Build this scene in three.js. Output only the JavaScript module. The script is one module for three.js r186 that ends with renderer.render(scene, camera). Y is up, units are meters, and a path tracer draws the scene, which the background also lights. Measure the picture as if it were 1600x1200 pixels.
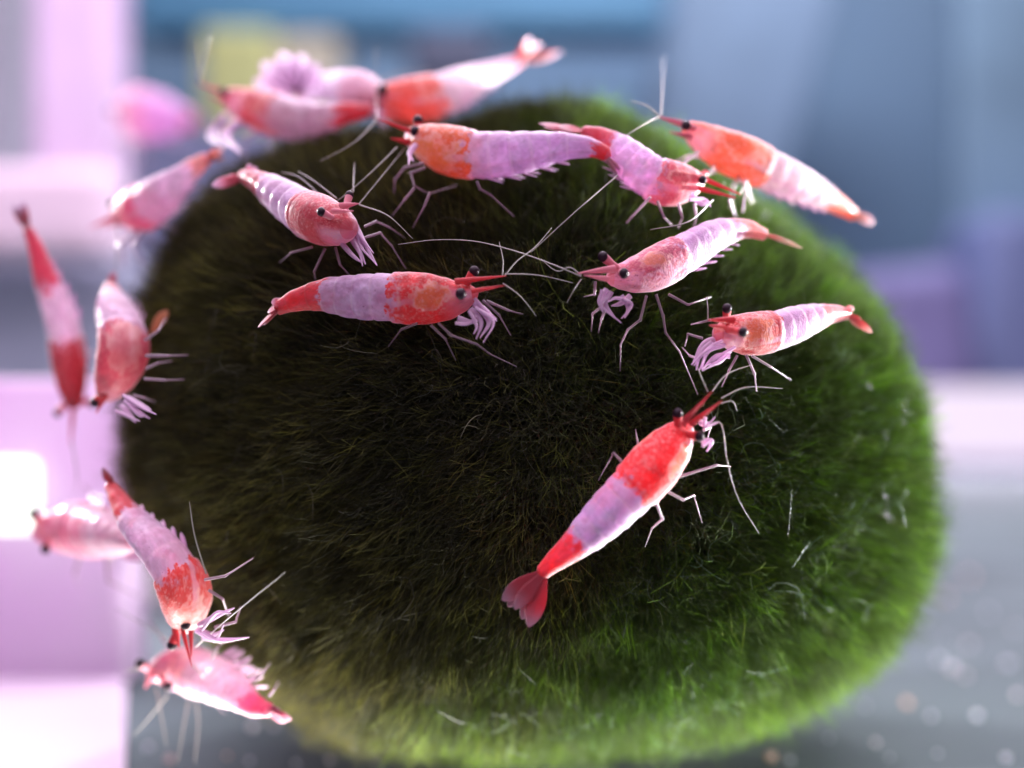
import * as THREE from 'three';
import { RectAreaLightUniformsLib } from 'three/addons/lights/RectAreaLightUniformsLib.js';
import { RoundedBoxGeometry } from 'three/addons/geometries/RoundedBoxGeometry.js';
import { mergeGeometries } from 'three/addons/utils/BufferGeometryUtils.js';

// ------------------------------------------------------------------ camera, lights, exposure
const CAM = new THREE.Vector3(0, 0.0415, 0.12);
const FOCAL = 1648;                                   // photograph pixels per unit of depth (1600 x 1200 frame)
const scene = new THREE.Scene();
scene.background = new THREE.Color().setRGB(0.05, 0.05, 0.065);
const camera = new THREE.PerspectiveCamera(40.01, 4 / 3, 0.004, 6);
camera.position.copy(CAM);
camera.focus = 0.0805;
camera.userData.fStop = 9;
const renderer = new THREE.WebGLRenderer({ antialias: true });
renderer.toneMapping = THREE.LinearToneMapping;
renderer.toneMappingExposure = 1.9;
renderer.shadowMap.enabled = true;
RectAreaLightUniformsLib.init();

const LAMPS = {
  hood: { at: [0.0, 0.27, -0.07], to: [0, 0, -0.06], w: 0.42, h: 0.28, color: [1.0, 0.83, 1.0], L: 2.9 },  // out of view, placed to light ball and shrimps from above
  front: { at: [-0.04, 0.3, 0.34], to: [0, 0.03, 0], w: 0.3, h: 0.2, color: [1.0, 0.80, 0.98], L: 1.9 },  // added fill that brightens the shrimps from the front
  room: { at: [0.1, 0.75, -0.35], to: [0, 0.05, -0.85], w: 0.5, h: 0.2, color: [0.9, 0.94, 1.0], L: 10.0 },  // out of view, placed to light the background
  base: { at: [0.014, 0.0022, 0.0285], to: [0.014, 0.2, 0.02851], w: 0.104, h: 0.015, color: [1.0, 0.95, 0.92], L: 10.5, t: 0.0018 },  // unseen, below the frame, placed to light the lower moss rim and bellies
  panel: { at: [-0.095, 0.0205, -0.068], to: [-0.095, 0.0205, 0], w: 0.075, h: 0.034, color: [1.0, 0.86, 1.0], L: 1.5, t: 0.004 },  // unseen behind the white block, placed to brighten it
  strip: { L: 6, glow: 0.42, color: [0.96, 0.80, 1.0] },
};
const SPOTS = [  // out of view, placed to light the rims of the moss ball
  ['unseen white spot lamp low at the right of the tank', [0.33, 0.03, -0.085], [0.018, 0.040, 0], 3.5, [1.0, 0.97, 0.98], 0.118],
  ['unseen white spot lamp behind the tank at the right', [0.32, 0.022, -0.28], [0.012, 0.040, 0], 2.8, [1.0, 0.97, 0.98], 0.092],
  ['unseen pinkish white spot lamp behind the tank at the left', [-0.3, 0.16, -0.22], [-0.008, 0.042, 0], 0.62, [1.0, 0.93, 0.97], 0.17],
  ['unseen white spot lamp high behind the moss ball', [0.03, 0.30, -0.24], [0.003, 0.052, 0], 0.36, [1.0, 0.94, 1.0], 0.15],
];

// ------------------------------------------------------------------ small helpers
let seed = 7;
const rnd = () => { seed = (seed + 0x6d2b79f5) | 0; let t = Math.imul(seed ^ (seed >>> 15), 1 | seed); t = (t + Math.imul(t ^ (t >>> 7), 61 | t)) ^ t; return ((t ^ (t >>> 14)) >>> 0) / 4294967296; };
const rr = (a, b) => a + (b - a) * rnd();
const V = (x, y, z) => new THREE.Vector3(x, y, z);
const clamp = (x, a = 0, b = 1) => Math.min(b, Math.max(a, x));
const sstep = (a, b, x) => { const t = clamp((x - a) / (b - a)); return t * t * (3 - 2 * t); };
const lerp = (a, b, t) => a + (b - a) * t;
function hash(x, y, z) { let h = Math.imul(x, 374761393) ^ Math.imul(y, 668265263) ^ Math.imul(z, 2147483629 | 0); h = Math.imul(h ^ (h >>> 13), 1274126177); return ((h ^ (h >>> 16)) >>> 0) / 4294967296; }
function noise(x, y, z = 0) {
  const xi = Math.floor(x), yi = Math.floor(y), zi = Math.floor(z), f = (t) => t * t * (3 - 2 * t), u = f(x - xi), v = f(y - yi), w = f(z - zi);
  const c = (a, b, d) => hash(xi + a, yi + b, zi + d);
  return lerp(lerp(lerp(c(0, 0, 0), c(1, 0, 0), u), lerp(c(0, 1, 0), c(1, 1, 0), u), v), lerp(lerp(c(0, 0, 1), c(1, 0, 1), u), lerp(c(0, 1, 1), c(1, 1, 1), u), v), w);
}
const fbm = (x, y, z = 0, n = 4) => { let s = 0, a = 0.5, t = 0; for (let i = 0; i < n; i++) { s += a * noise(x, y, z + i * 17); t += a; a *= 0.5; x *= 2.1; y *= 2.1; z *= 2.1; } return s / t; };
const table = (rows, x) => { if (x <= rows[0][0]) return rows[0][1]; for (let i = 1; i < rows.length; i++) if (x <= rows[i][0]) { const t = (x - rows[i - 1][0]) / (rows[i][0] - rows[i - 1][0]); const k = t * t * (3 - 2 * t); return lerp(rows[i - 1][1], rows[i][1], lerp(t, k, 0.5)); } return rows[rows.length - 1][1]; };
const used = {};
const numbered = (n) => { const k = used[n] = (used[n] ?? -1) + 1; return k ? n + '_' + String(k).padStart(3, '0') : n; };
const at = (px, py, d) => V((px - 800) / FOCAL * d, CAM.y - (py - 600) / FOCAL * d, CAM.z - d);   // where a sight line stands at a depth
function mesh(name, geometry, material, parent) { const m = new THREE.Mesh(geometry, material); m.name = parent ? name : numbered(name); m.castShadow = m.receiveShadow = true; (parent ?? scene).add(m); return m; }
function thing(name, label, category, pos, group) { const o = new THREE.Group(); o.name = numbered(name); o.position.copy(pos); o.userData = { label, category }; if (group) o.userData.group = group; scene.add(o); return o; }
const std = (r, g, b, rough = 0.8, extra = {}) => { const m = new THREE.MeshPhysicalMaterial({ roughness: rough, ...extra }); m.color.setRGB(r, g, b); return m; };
function colorMap(w, h, f) {                           // f(x 0..1, y 0..1) -> linear rgb
  const d = new Uint8Array(w * h * 4), e = (c) => Math.round(255 * clamp(c <= 0.0031308 ? c * 12.92 : 1.055 * Math.pow(c, 1 / 2.4) - 0.055));
  for (let y = 0; y < h; y++) for (let x = 0; x < w; x++) { const c = f(x / w, (y + 0.5) / h); d.set([e(c[0]), e(c[1]), e(c[2]), 255], (y * w + x) * 4); }
  const t = new THREE.DataTexture(d, w, h); t.colorSpace = THREE.SRGBColorSpace; t.magFilter = t.minFilter = THREE.LinearFilter; t.wrapS = t.wrapT = THREE.RepeatWrapping; t.needsUpdate = true; return t;
}
// a tapered tube through points; radii are spread along it
function tube(points, radii, sides = 6, per = 5, flat = 1) {
  const curve = new THREE.CatmullRomCurve3(points, false, 'centripetal'), n = Math.max(2, (points.length - 1) * per), P = [], N = [], I = [];
  let nrm = null;
  for (let i = 0; i <= n; i++) {
    const t = i / n, c = curve.getPoint(t), T = curve.getTangent(t).normalize();
    if (!nrm) { nrm = Math.abs(T.y) < 0.9 ? V(0, 1, 0) : V(1, 0, 0); }
    nrm = nrm.clone().addScaledVector(T, -nrm.dot(T)).normalize();
    const b = V(0, 0, 0).crossVectors(T, nrm), k = t * (radii.length - 1), k0 = Math.min(radii.length - 2, Math.floor(k)), r = lerp(radii[k0], radii[k0 + 1], k - k0);
    for (let j = 0; j < sides; j++) { const a = j / sides * 2 * Math.PI, d = nrm.clone().multiplyScalar(Math.cos(a) * flat).addScaledVector(b, Math.sin(a)); P.push(c.x + d.x * r, c.y + d.y * r, c.z + d.z * r); d.normalize(); N.push(d.x, d.y, d.z); }
  }
  for (let i = 0; i < n; i++) for (let j = 0; j < sides; j++) { const a = i * sides + j, b = i * sides + (j + 1) % sides, c = a + sides, d = b + sides; I.push(a, b, c, b, d, c); }
  for (const [row, dir] of [[0, 1], [n, -1]]) { const c = curve.getPoint(row / n), T = curve.getTangent(row / n).multiplyScalar(-dir), k = P.length / 3; P.push(c.x, c.y, c.z); N.push(T.x, T.y, T.z); for (let j = 0; j < sides; j++) { const a = row * sides + j, b = row * sides + (j + 1) % sides; dir > 0 ? I.push(k, b, a) : I.push(k, a, b); } }
  const g = new THREE.BufferGeometry();
  g.setAttribute('position', new THREE.Float32BufferAttribute(P, 3)); g.setAttribute('normal', new THREE.Float32BufferAttribute(N, 3)); g.setIndex(I);
  return g;
}

// ------------------------------------------------------------------ unseen lamps, placed for the light they give
function areaLamp(name, label, k) {
  const o = thing(name, label, 'lamp', V(...k.at));
  o.lookAt(V(...k.to));                                // +z of a group looks at the target
  const t = k.t ?? 0.02, housing = new RoundedBoxGeometry(k.w + 0.005, k.h + 0.005, t, 2, t * 0.2); housing.translate(0, 0, -t / 2 - 0.0002);
  mesh('lamp_housing', housing, std(0.75, 0.75, 0.78, 0.5), o);
  const glow = new THREE.MeshStandardMaterial({ color: 0x111111, roughness: 0.6 }); glow.emissive.setRGB(...k.color.map((c) => c * k.L * 0.15));
  mesh('lamp_diffuser', new THREE.PlaneGeometry(k.w, k.h).translate(0, 0, 0.0005), glow, o);
  const l = new THREE.RectAreaLight(new THREE.Color().setRGB(...k.color), k.L, k.w, k.h);
  l.name = 'lamp_light'; l.position.z = 0.001; l.rotation.y = Math.PI; o.add(l);
}
areaLamp('unseen_hood_lamp', 'unseen wide lilac white lamp panel above the moss ball', LAMPS.hood);
areaLamp('unseen_base_lamp', 'unseen white lamp panel below the frame, placed to light the lower moss rim', LAMPS.base);
areaLamp('unseen_block_lamp', 'unseen lilac white lamp panel behind the white block, placed to brighten it', LAMPS.panel);
areaLamp('added_front_fill', 'added pinkish fill lamp panel high up behind the viewer', LAMPS.front);
areaLamp('unseen_room_lamp', 'unseen cool white lamp panel lighting the blue wall behind', LAMPS.room);
SPOTS.forEach(([label, p, to, I, color, cone]) => {
  const o = thing('unseen_rim_spot', label, 'lamp', V(...p)); o.lookAt(V(...to));
  mesh('lamp_housing', new THREE.LatheGeometry([[0, -0.05], [0.014, -0.05], [0.017, -0.046], [0.024, -0.004], [0.026, 0], [0.024, 0.001], [0.022, -0.004]].map((q) => new THREE.Vector2(...q)), 24).rotateX(Math.PI / 2), std(0.3, 0.3, 0.32, 0.4), o);
  const glow = new THREE.MeshStandardMaterial({ color: 0x222222 }); glow.emissive.setRGB(...color.map((c) => c * 0.8));
  mesh('lamp_lens', new THREE.CircleGeometry(0.0215, 24).translate(0, 0, -0.003), glow, o);
  const l = new THREE.SpotLight(new THREE.Color().setRGB(...color), I, 0, cone, 0.35, 2); l.name = 'lamp_light'; l.position.set(0, 0, 0.004); l.castShadow = true; l.shadow.radius = 1; o.add(l);
  l.target.position.set(0, 0, 1); o.add(l.target);
});

// ------------------------------------------------------------------ the setting
const FLOOR = 0, BACK = -0.392;
const floorTex = colorMap(512, 512, (x, y) => { const n = fbm(x * 14, y * 14, 3, 5), s = sstep(0.56, 0.66, fbm(x * 40, y * 40, 9, 3)); const k = 0.8 + 0.4 * n + 0.25 * s; return [0.100 * k, 0.138 * k, 0.142 * k]; });
const floorMat = new THREE.MeshPhysicalMaterial({ map: floorTex, roughness: 0.75, specularIntensity: 0.4 });
{ const g = new THREE.BoxGeometry(0.9, 0.01, 0.56); const f = mesh('tank_floor', g.translate(0, FLOOR - 0.005, -0.112), floorMat); f.userData.kind = 'structure'; f.userData.label = 'pale grey tank floor under the moss ball'; }
{ const f = mesh('back_wall', new THREE.BoxGeometry(2.6, 1.6, 0.03).translate(0, 0.2, -0.985), new THREE.MeshPhysicalMaterial({ map: colorMap(256, 256, (x, y) => { const n = fbm(x * 9, y * 6, 1, 3); return [0.17 + 0.06 * n, 0.26 + 0.07 * n, 0.42 + 0.07 * n]; }), roughness: 0.9 })); f.userData.kind = 'structure'; f.userData.label = 'blue grey wall far behind the tank'; }
// the bright strip along the foot of the back of the tank, made to glow
{
  const y0 = 0.005, y1 = 0.0405, w = 0.86, o = thing('bright_strip', 'long glowing lilac white strip along the back edge of the tank floor', 'light strip', V(0, 0, BACK + 0.002));
  const glow = new THREE.MeshStandardMaterial({ color: 0x888888, roughness: 0.6 }); glow.emissive.setRGB(...LAMPS.strip.color.map((c) => c * LAMPS.strip.glow));
  mesh('strip_face', new RoundedBoxGeometry(w, y1 - y0, 0.01, 3, 0.004).translate(0, (y0 + y1) / 2, -0.005), glow, o);
  mesh('strip_base', new THREE.BoxGeometry(w, y0 - 0.0002, 0.014).translate(0, y0 / 2, -0.006), std(0.5, 0.45, 0.6, 0.6), o);
  const l = new THREE.RectAreaLight(new THREE.Color().setRGB(...LAMPS.strip.color), LAMPS.strip.L, w, y1 - y0); l.name = 'strip_light'; l.position.set(0, (y0 + y1) / 2, 0.004); l.rotation.y = Math.PI; o.add(l);
}
// things behind, far out of focus: [name, label, category, x0, y0, x1, y1 in the photograph, depth, colour]
const box = (name, label, cat, x0, y0, x1, y1, d, c, thick = 0.05, tilt = 0, r = 0.006) => {
  const a = at(x0, y0, d), b = at(x1, y1, d), w = Math.abs(b.x - a.x), h = Math.abs(a.y - b.y), o = thing(name, label, cat, V((a.x + b.x) / 2, (a.y + b.y) / 2, a.z - thick / 2));
  o.rotation.z = tilt;
  const tex = colorMap(64, 64, (x, y) => { const n = 0.82 + 0.36 * fbm(x * 5, y * 5, x0 + y0, 3); return c.map((k) => k * n); });
  mesh('panel', new RoundedBoxGeometry(w, h, thick, 3, Math.min(r, w * 0.3, h * 0.3, thick * 0.4)), new THREE.MeshPhysicalMaterial({ map: tex, roughness: 0.6 }), o);
  return o;
};
box('blue_shelf_board', 'strong blue shelf board across the top of the background', 'shelf', 205, -260, 1040, 48, 0.80, [0.09, 0.23, 0.40]);
box('yellow_box', 'yellow box out of focus above the upper left shrimps', 'box', 310, 42, 425, 200, 0.78, [0.62, 0.58, 0.26]);
box('tan_box', 'pinkish tan box out of focus beside the yellow box', 'box', 428, 52, 530, 190, 0.80, [0.55, 0.46, 0.38]);
box('dark_box', 'dark slate box out of focus under the blue shelf', 'box', 640, 40, 765, 125, 0.80, [0.09, 0.09, 0.16]);
box('grey_board', 'pale blue grey board leaning behind on the right', 'board', 1040, -200, 1285, 330, 0.86, [0.20, 0.275, 0.42], 0.02, -0.28);
box('teal_panel', 'pale teal panel at the far right of the background', 'panel', 1500, -40, 1760, 400, 0.84, [0.22, 0.315, 0.45], 0.03);
box('violet_crate', 'violet crate standing low behind the right of the moss ball', 'crate', 1180, 420, 1545, 760, 0.72, [0.26, 0.22, 0.47], 0.1, 0.12, 0.02);
box('blue_crate', 'blue violet crate at the right beside the violet crate', 'crate', 1525, 330, 1800, 760, 0.76, [0.225, 0.25, 0.49], 0.1, -0.1, 0.02);
box('slate_panel', 'grey blue panel behind the upper left of the moss ball', 'panel', 195, 200, 420, 760, 0.70, [0.26, 0.25, 0.44], 0.03);

// the pale left side of the tank
box('corner_post', 'tall pale lilac post at the left edge of the background', 'post', 38, -260, 178, 330, 0.36, [0.56, 0.43, 0.60], 0.02);
box('white_side_panel', 'off white panel strip left of the lilac post', 'panel', -200, -260, 36, 330, 0.40, [0.40, 0.42, 0.48], 0.02);
box('pink_ledge', 'pink white ledge across the left behind the shrimps', 'ledge', -220, 255, 175, 400, 0.33, [0.70, 0.56, 0.66], 0.02);
box('blue_grey_slab', 'blue grey slab under the pink ledge at left', 'slab', -220, 402, 215, 640, 0.36, [0.34, 0.37, 0.48], 0.02);
{
  const d = 0.142, a = at(-300, 592, d), b = at(192, 1320, d), w = b.x - a.x, o = thing('white_block', 'bright pinkish white acrylic block with a low foot plate at the lower left', 'block', V((a.x + b.x) / 2, 0, a.z));
  const h = a.y - 0.0003, tex = colorMap(128, 128, (x, y) => { const n = fbm(x * 4, y * 4, 5, 3); return [0.70, 0.50 + 0.12 * n, 0.72]; });
  const bm = new THREE.MeshPhysicalMaterial({ map: tex, roughness: 1, transmission: 0.55, thickness: 0, clearcoat: 0.5 });
  mesh('block_body', new RoundedBoxGeometry(w, h, 0.01, 3, 0.0015).translate(0, 0.0003 + h / 2, -0.005), bm, o);
  const sh = new THREE.Shape(), e = [[at(192, 1100, 0.1415), at(192, 1100, 0.105)], [at(-300, 1100, 0.105), at(-300, 1100, 0.1415)]].flat();
  e.forEach((p, i) => sh[i ? 'lineTo' : 'moveTo'](p.x - o.position.x, -(p.z - o.position.z)));
  mesh('foot_plate', new THREE.ExtrudeGeometry(sh, { depth: 0.0012, bevelEnabled: true, bevelSize: 0.0003, bevelThickness: 0.0003, bevelSegments: 2 }).rotateX(-Math.PI / 2).translate(0, 0.0005, 0), std(0.82, 0.69, 0.84, 0.5), o);
}
// glowing patch standing in for a lamp reflection
function glowPatch(label, px0, py0, px1, py1, d, color, L) {
  const a = at(px0, py0, d), b = at(px1, py1, d), w = b.x - a.x, h = a.y - b.y, o = thing('lamp_reflection', label, 'lamp', V((a.x + b.x) / 2, (a.y + b.y) / 2, a.z));
  const glow = new THREE.MeshStandardMaterial({ color: 0x999999, roughness: 0.4 }); glow.emissive.setRGB(...color.map((c) => c * 1.0));
  mesh('reflection_face', new RoundedBoxGeometry(w, h, 0.003, 4, 0.0014).translate(0, 0, 0), glow, o);
  const l = new THREE.RectAreaLight(new THREE.Color().setRGB(...color), L, w * 0.9, h * 0.9); l.name = 'lamp_light'; l.position.z = 0.002; l.rotation.y = Math.PI; o.add(l);
}
glowPatch('rounded greenish white glow standing in for a lamp reflection at the left edge above the pink shrimp head', -80, 716, 60, 832, 0.1395, [0.92, 1.0, 0.86], 1.6);

// ------------------------------------------------------------------ the moss ball
const BC = V(0.00255, 0.0362, 0), BALL_RZ = 0.040;
const OUT = [[190, 700], [198, 560], [228, 430], [285, 325], [365, 250], [480, 222], [620, 215], [760, 195], [855, 155], [960, 172], [1050, 228], [1150, 300], [1270, 385], [1370, 470], [1428, 580], [1455, 700], [1470, 820], [1452, 930], [1400, 1015], [1300, 1082], [1180, 1128], [1000, 1154], [850, 1164], [650, 1158], [530, 1140], [440, 1088], [370, 1015], [300, 935], [232, 850], [196, 765]];
const outline = OUT.map(([x, y]) => { const dx = x - 835, dy = 672 - y, q = Math.hypot(dx, dy); return [Math.atan2(dy, dx), 0.12 * Math.sin(Math.atan(q / FOCAL))]; }).sort((a, b) => a[0] - b[0]);
const NR = 256, RT = new Float32Array(NR);
for (let i = 0; i < NR; i++) {                          // even table of the outline radius
  const a = -Math.PI + (i + 0.5) / NR * 2 * Math.PI; let k = outline.findIndex((o) => o[0] > a); if (k < 0) k = 0;
  const p = outline[(k + outline.length - 1) % outline.length], q = outline[k]; let da = q[0] - p[0], aa = a - p[0]; if (da < 0) da += 2 * Math.PI; if (aa < 0) aa += 2 * Math.PI;
  RT[i] = lerp(p[1], q[1], aa / da);
}
for (let pass = 0; pass < 3; pass++) { const c = RT.slice(); for (let i = 0; i < NR; i++) RT[i] = (c[(i + NR - 3) % NR] + c[(i + NR - 1) % NR] + c[i] + c[(i + 1) % NR] + c[(i + 3) % NR]) / 5; }
const ballR = (th) => { const k = (th + Math.PI) / (2 * Math.PI) * NR - 0.5, i = Math.floor(k), f = k - i; return lerp(RT[(i + NR) % NR], RT[(i + 1 + NR) % NR], f); };
const EXP = 2.15;
const ballF = (p, h) => { const x = p.x - BC.x, y = p.y - BC.y, z = p.z - BC.z, R = ballR(Math.atan2(y, x)) + h; return Math.pow(Math.hypot(x, y) / R, EXP) + Math.pow(Math.abs(z) / (BALL_RZ + h), EXP) - 1; };
const ballPoint = (dir, h) => { const k = Math.pow(Math.pow(Math.hypot(dir.x, dir.y) / (ballR(Math.atan2(dir.y, dir.x)) + h), EXP) + Math.pow(Math.abs(dir.z) / (BALL_RZ + h), EXP), -1 / EXP); return BC.clone().addScaledVector(dir, k); };
const ballNormal = (p) => { const e = 2e-4, f = (dx, dy, dz) => ballF(V(p.x + dx, p.y + dy, p.z + dz), 0); return V(f(e, 0, 0) - f(-e, 0, 0), f(0, e, 0) - f(0, -e, 0), f(0, 0, e) - f(0, 0, -e)).normalize(); };
function depthAt(px, py, h) {                           // depth of the moss (lifted by h) along a sight line, or of its closest pass
  let best = 1e9, bd = 0.11, last = 1e9;
  for (let d = 0.055; d < 0.15; d += 0.0004) { const f = ballF(at(px, py, d), h); if (f <= 0) return d - 0.0004 * clamp(-f / Math.max(1e-9, last - f)); if (f < best) { best = f; bd = d; } last = f; }
  return bd;
}
const FUR = 0.0045;
const moss = thing('moss_ball', 'large furry dark green moss ball resting on the tank floor', 'moss ball', V(BC.x, BC.y, BC.z));
{
  const g = new THREE.IcosahedronGeometry(1, 40), P = g.attributes.position;
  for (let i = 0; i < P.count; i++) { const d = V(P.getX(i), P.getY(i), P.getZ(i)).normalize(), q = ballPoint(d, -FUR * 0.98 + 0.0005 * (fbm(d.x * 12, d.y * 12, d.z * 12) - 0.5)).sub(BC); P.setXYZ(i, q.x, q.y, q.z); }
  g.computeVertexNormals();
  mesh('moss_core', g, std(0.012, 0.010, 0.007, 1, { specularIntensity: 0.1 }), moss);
}
// tufts: a few fibres each, several kinds
function fibre(base, len, bend, curl, r) {
  const a = rr(0, 6.283), b = rr(0, 6.283), tw = rr(-1, 1), pts = [];
  for (let i = 0; i <= 4; i++) { const t = i / 4; pts.push(V(base[0] + (Math.cos(a) * bend * t * t + Math.cos(b + tw * t * 5) * curl * t) * len, t * len * (1 - 0.25 * bend * t), base[1] + (Math.sin(a) * bend * t * t + Math.sin(b + tw * t * 5) * curl * t) * len)); }
  return tube(pts, [r, r * 0.95, r * 0.8, r * 0.3], 3, 1 + (curl > 0.2 ? 1 : 0));
}
function tuft(n, spread, l0, l1, bend, curl, r) { const gs = []; for (let i = 0; i < n; i++) { const a = rr(0, 6.283), q = Math.sqrt(rnd()) * spread; gs.push(fibre([Math.cos(a) * q, Math.sin(a) * q], rr(l0, l1), rr(0.05, bend), rr(0, curl), r * rr(0.75, 1.2))); } return mergeGeometries(gs); }
const furMat = std(1, 1, 1, 1, { transmission: 0.5, thickness: 0, specularIntensity: 0.25 });
const threadMat = std(1, 1, 1, 0.5, { specularIntensity: 0.9, transmission: 0.2, thickness: 0 });
const kinds = [];
for (let i = 0; i < 6; i++) kinds.push({ name: 'moss_fibres', geo: tuft(10, 0.0007, 0.72 * FUR, 1.1 * FUR, 0.3, 0.10, 0.000027), mat: furMat, list: [] });
for (let i = 0; i < 4; i++) kinds.push({ name: 'curly_moss_fibres', geo: tuft(7, 0.0008, 0.65 * FUR, 1.1 * FUR, 0.7, 0.4, 0.000028), mat: furMat, list: [] });
for (let i = 0; i < 4; i++) kinds.push({ name: 'stray_moss_threads', geo: tuft(2, 0.0009, 0.22 * FUR, 0.5 * FUR, 1.3, 0.9, 0.000026).translate(0, 0.5 * FUR, 0), mat: threadMat, list: [] });
{
  const N = 76000, GA = Math.PI * (3 - Math.sqrt(5)), q = new THREE.Quaternion(), up = V(0, 1, 0), c = new THREE.Color();
  for (let i = 0; i < N; i++) {
    const y = 1 - (i + 0.5) / N * 2, r = Math.sqrt(1 - y * y), d = V(Math.cos(i * GA) * r + rr(-0.008, 0.008), y + rr(-0.008, 0.008), Math.sin(i * GA) * r + rr(-0.008, 0.008)).normalize();
    if (d.z < -0.75) continue;
    const p = ballPoint(d, -FUR), n = ballNormal(p);
    const left = 1 - sstep(-0.25, 0.35, d.x + 0.6 * Math.max(0, -d.y - 0.25) + 0.5 * (fbm(d.x * 3, d.y * 3, d.z * 3 + 40) - 0.5));      // combed, browner side
    const f = 9, comb = V(noise(d.x * f, d.y * f, d.z * f) - 0.5, noise(d.x * f, d.y * f, d.z * f + 31) - 0.5, noise(d.x * f + 57, d.y * f, d.z * f) - 0.5);
    const dirn = n.clone().addScaledVector(comb, lerp(0.62, 0.5, left)).add(V(rr(-1, 1), rr(-1, 1), rr(-1, 1)).multiplyScalar(lerp(0.26, 0.14, left)));
    dirn.addScaledVector(V(-0.55, -0.15, 0), left * 0.5).normalize();
    const u = rnd(), curly = lerp(0.45, 0.1, left), stray = lerp(0.075, 0.03, left) * (0.25 + 1.8 * sstep(0.42, 0.7, noise(d.x * 5, d.y * 5, d.z * 5 + 70))), k = u < stray ? 10 + Math.floor(rnd() * 4) : u < stray + curly ? 6 + Math.floor(rnd() * 4) : Math.floor(rnd() * 6);
    q.setFromUnitVectors(up, dirn).multiply(new THREE.Quaternion().setFromAxisAngle(up, rr(0, 6.283)));
    const s = (rr(0.74, 1.1) + 0.3 * Math.pow(rnd(), 8)) * (0.86 + 0.34 * noise(d.x * 14, d.y * 14, d.z * 14 + 9)) * (1 + 0.12 * left);
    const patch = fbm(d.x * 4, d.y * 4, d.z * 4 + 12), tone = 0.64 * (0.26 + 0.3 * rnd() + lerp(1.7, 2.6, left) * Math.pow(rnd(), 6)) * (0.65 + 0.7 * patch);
    const green = [0.18, 0.36, 0.008], olive = [0.20, 0.172, 0.04], pale = [0.19, 0.36, 0.18];
    const b = k >= 10 ? pale.map((x, j) => lerp(x, [0.26, 0.25, 0.16][j], left)) : green.map((x, j) => lerp(x, olive[j], clamp(left * 0.9 + (rnd() < 0.12 ? 0.4 : 0))));
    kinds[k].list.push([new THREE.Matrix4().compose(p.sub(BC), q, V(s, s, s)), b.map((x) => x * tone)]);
  }
  for (const k of kinds) {
    const m = new THREE.InstancedMesh(k.geo, k.mat, k.list.length);
    k.list.forEach(([mt, col], i) => { m.setMatrixAt(i, mt); m.setColorAt(i, c.setRGB(...col)); });
    m.name = k.name; m.userData.kind = 'stuff'; m.castShadow = m.receiveShadow = true; moss.add(m);
  }
}

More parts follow.
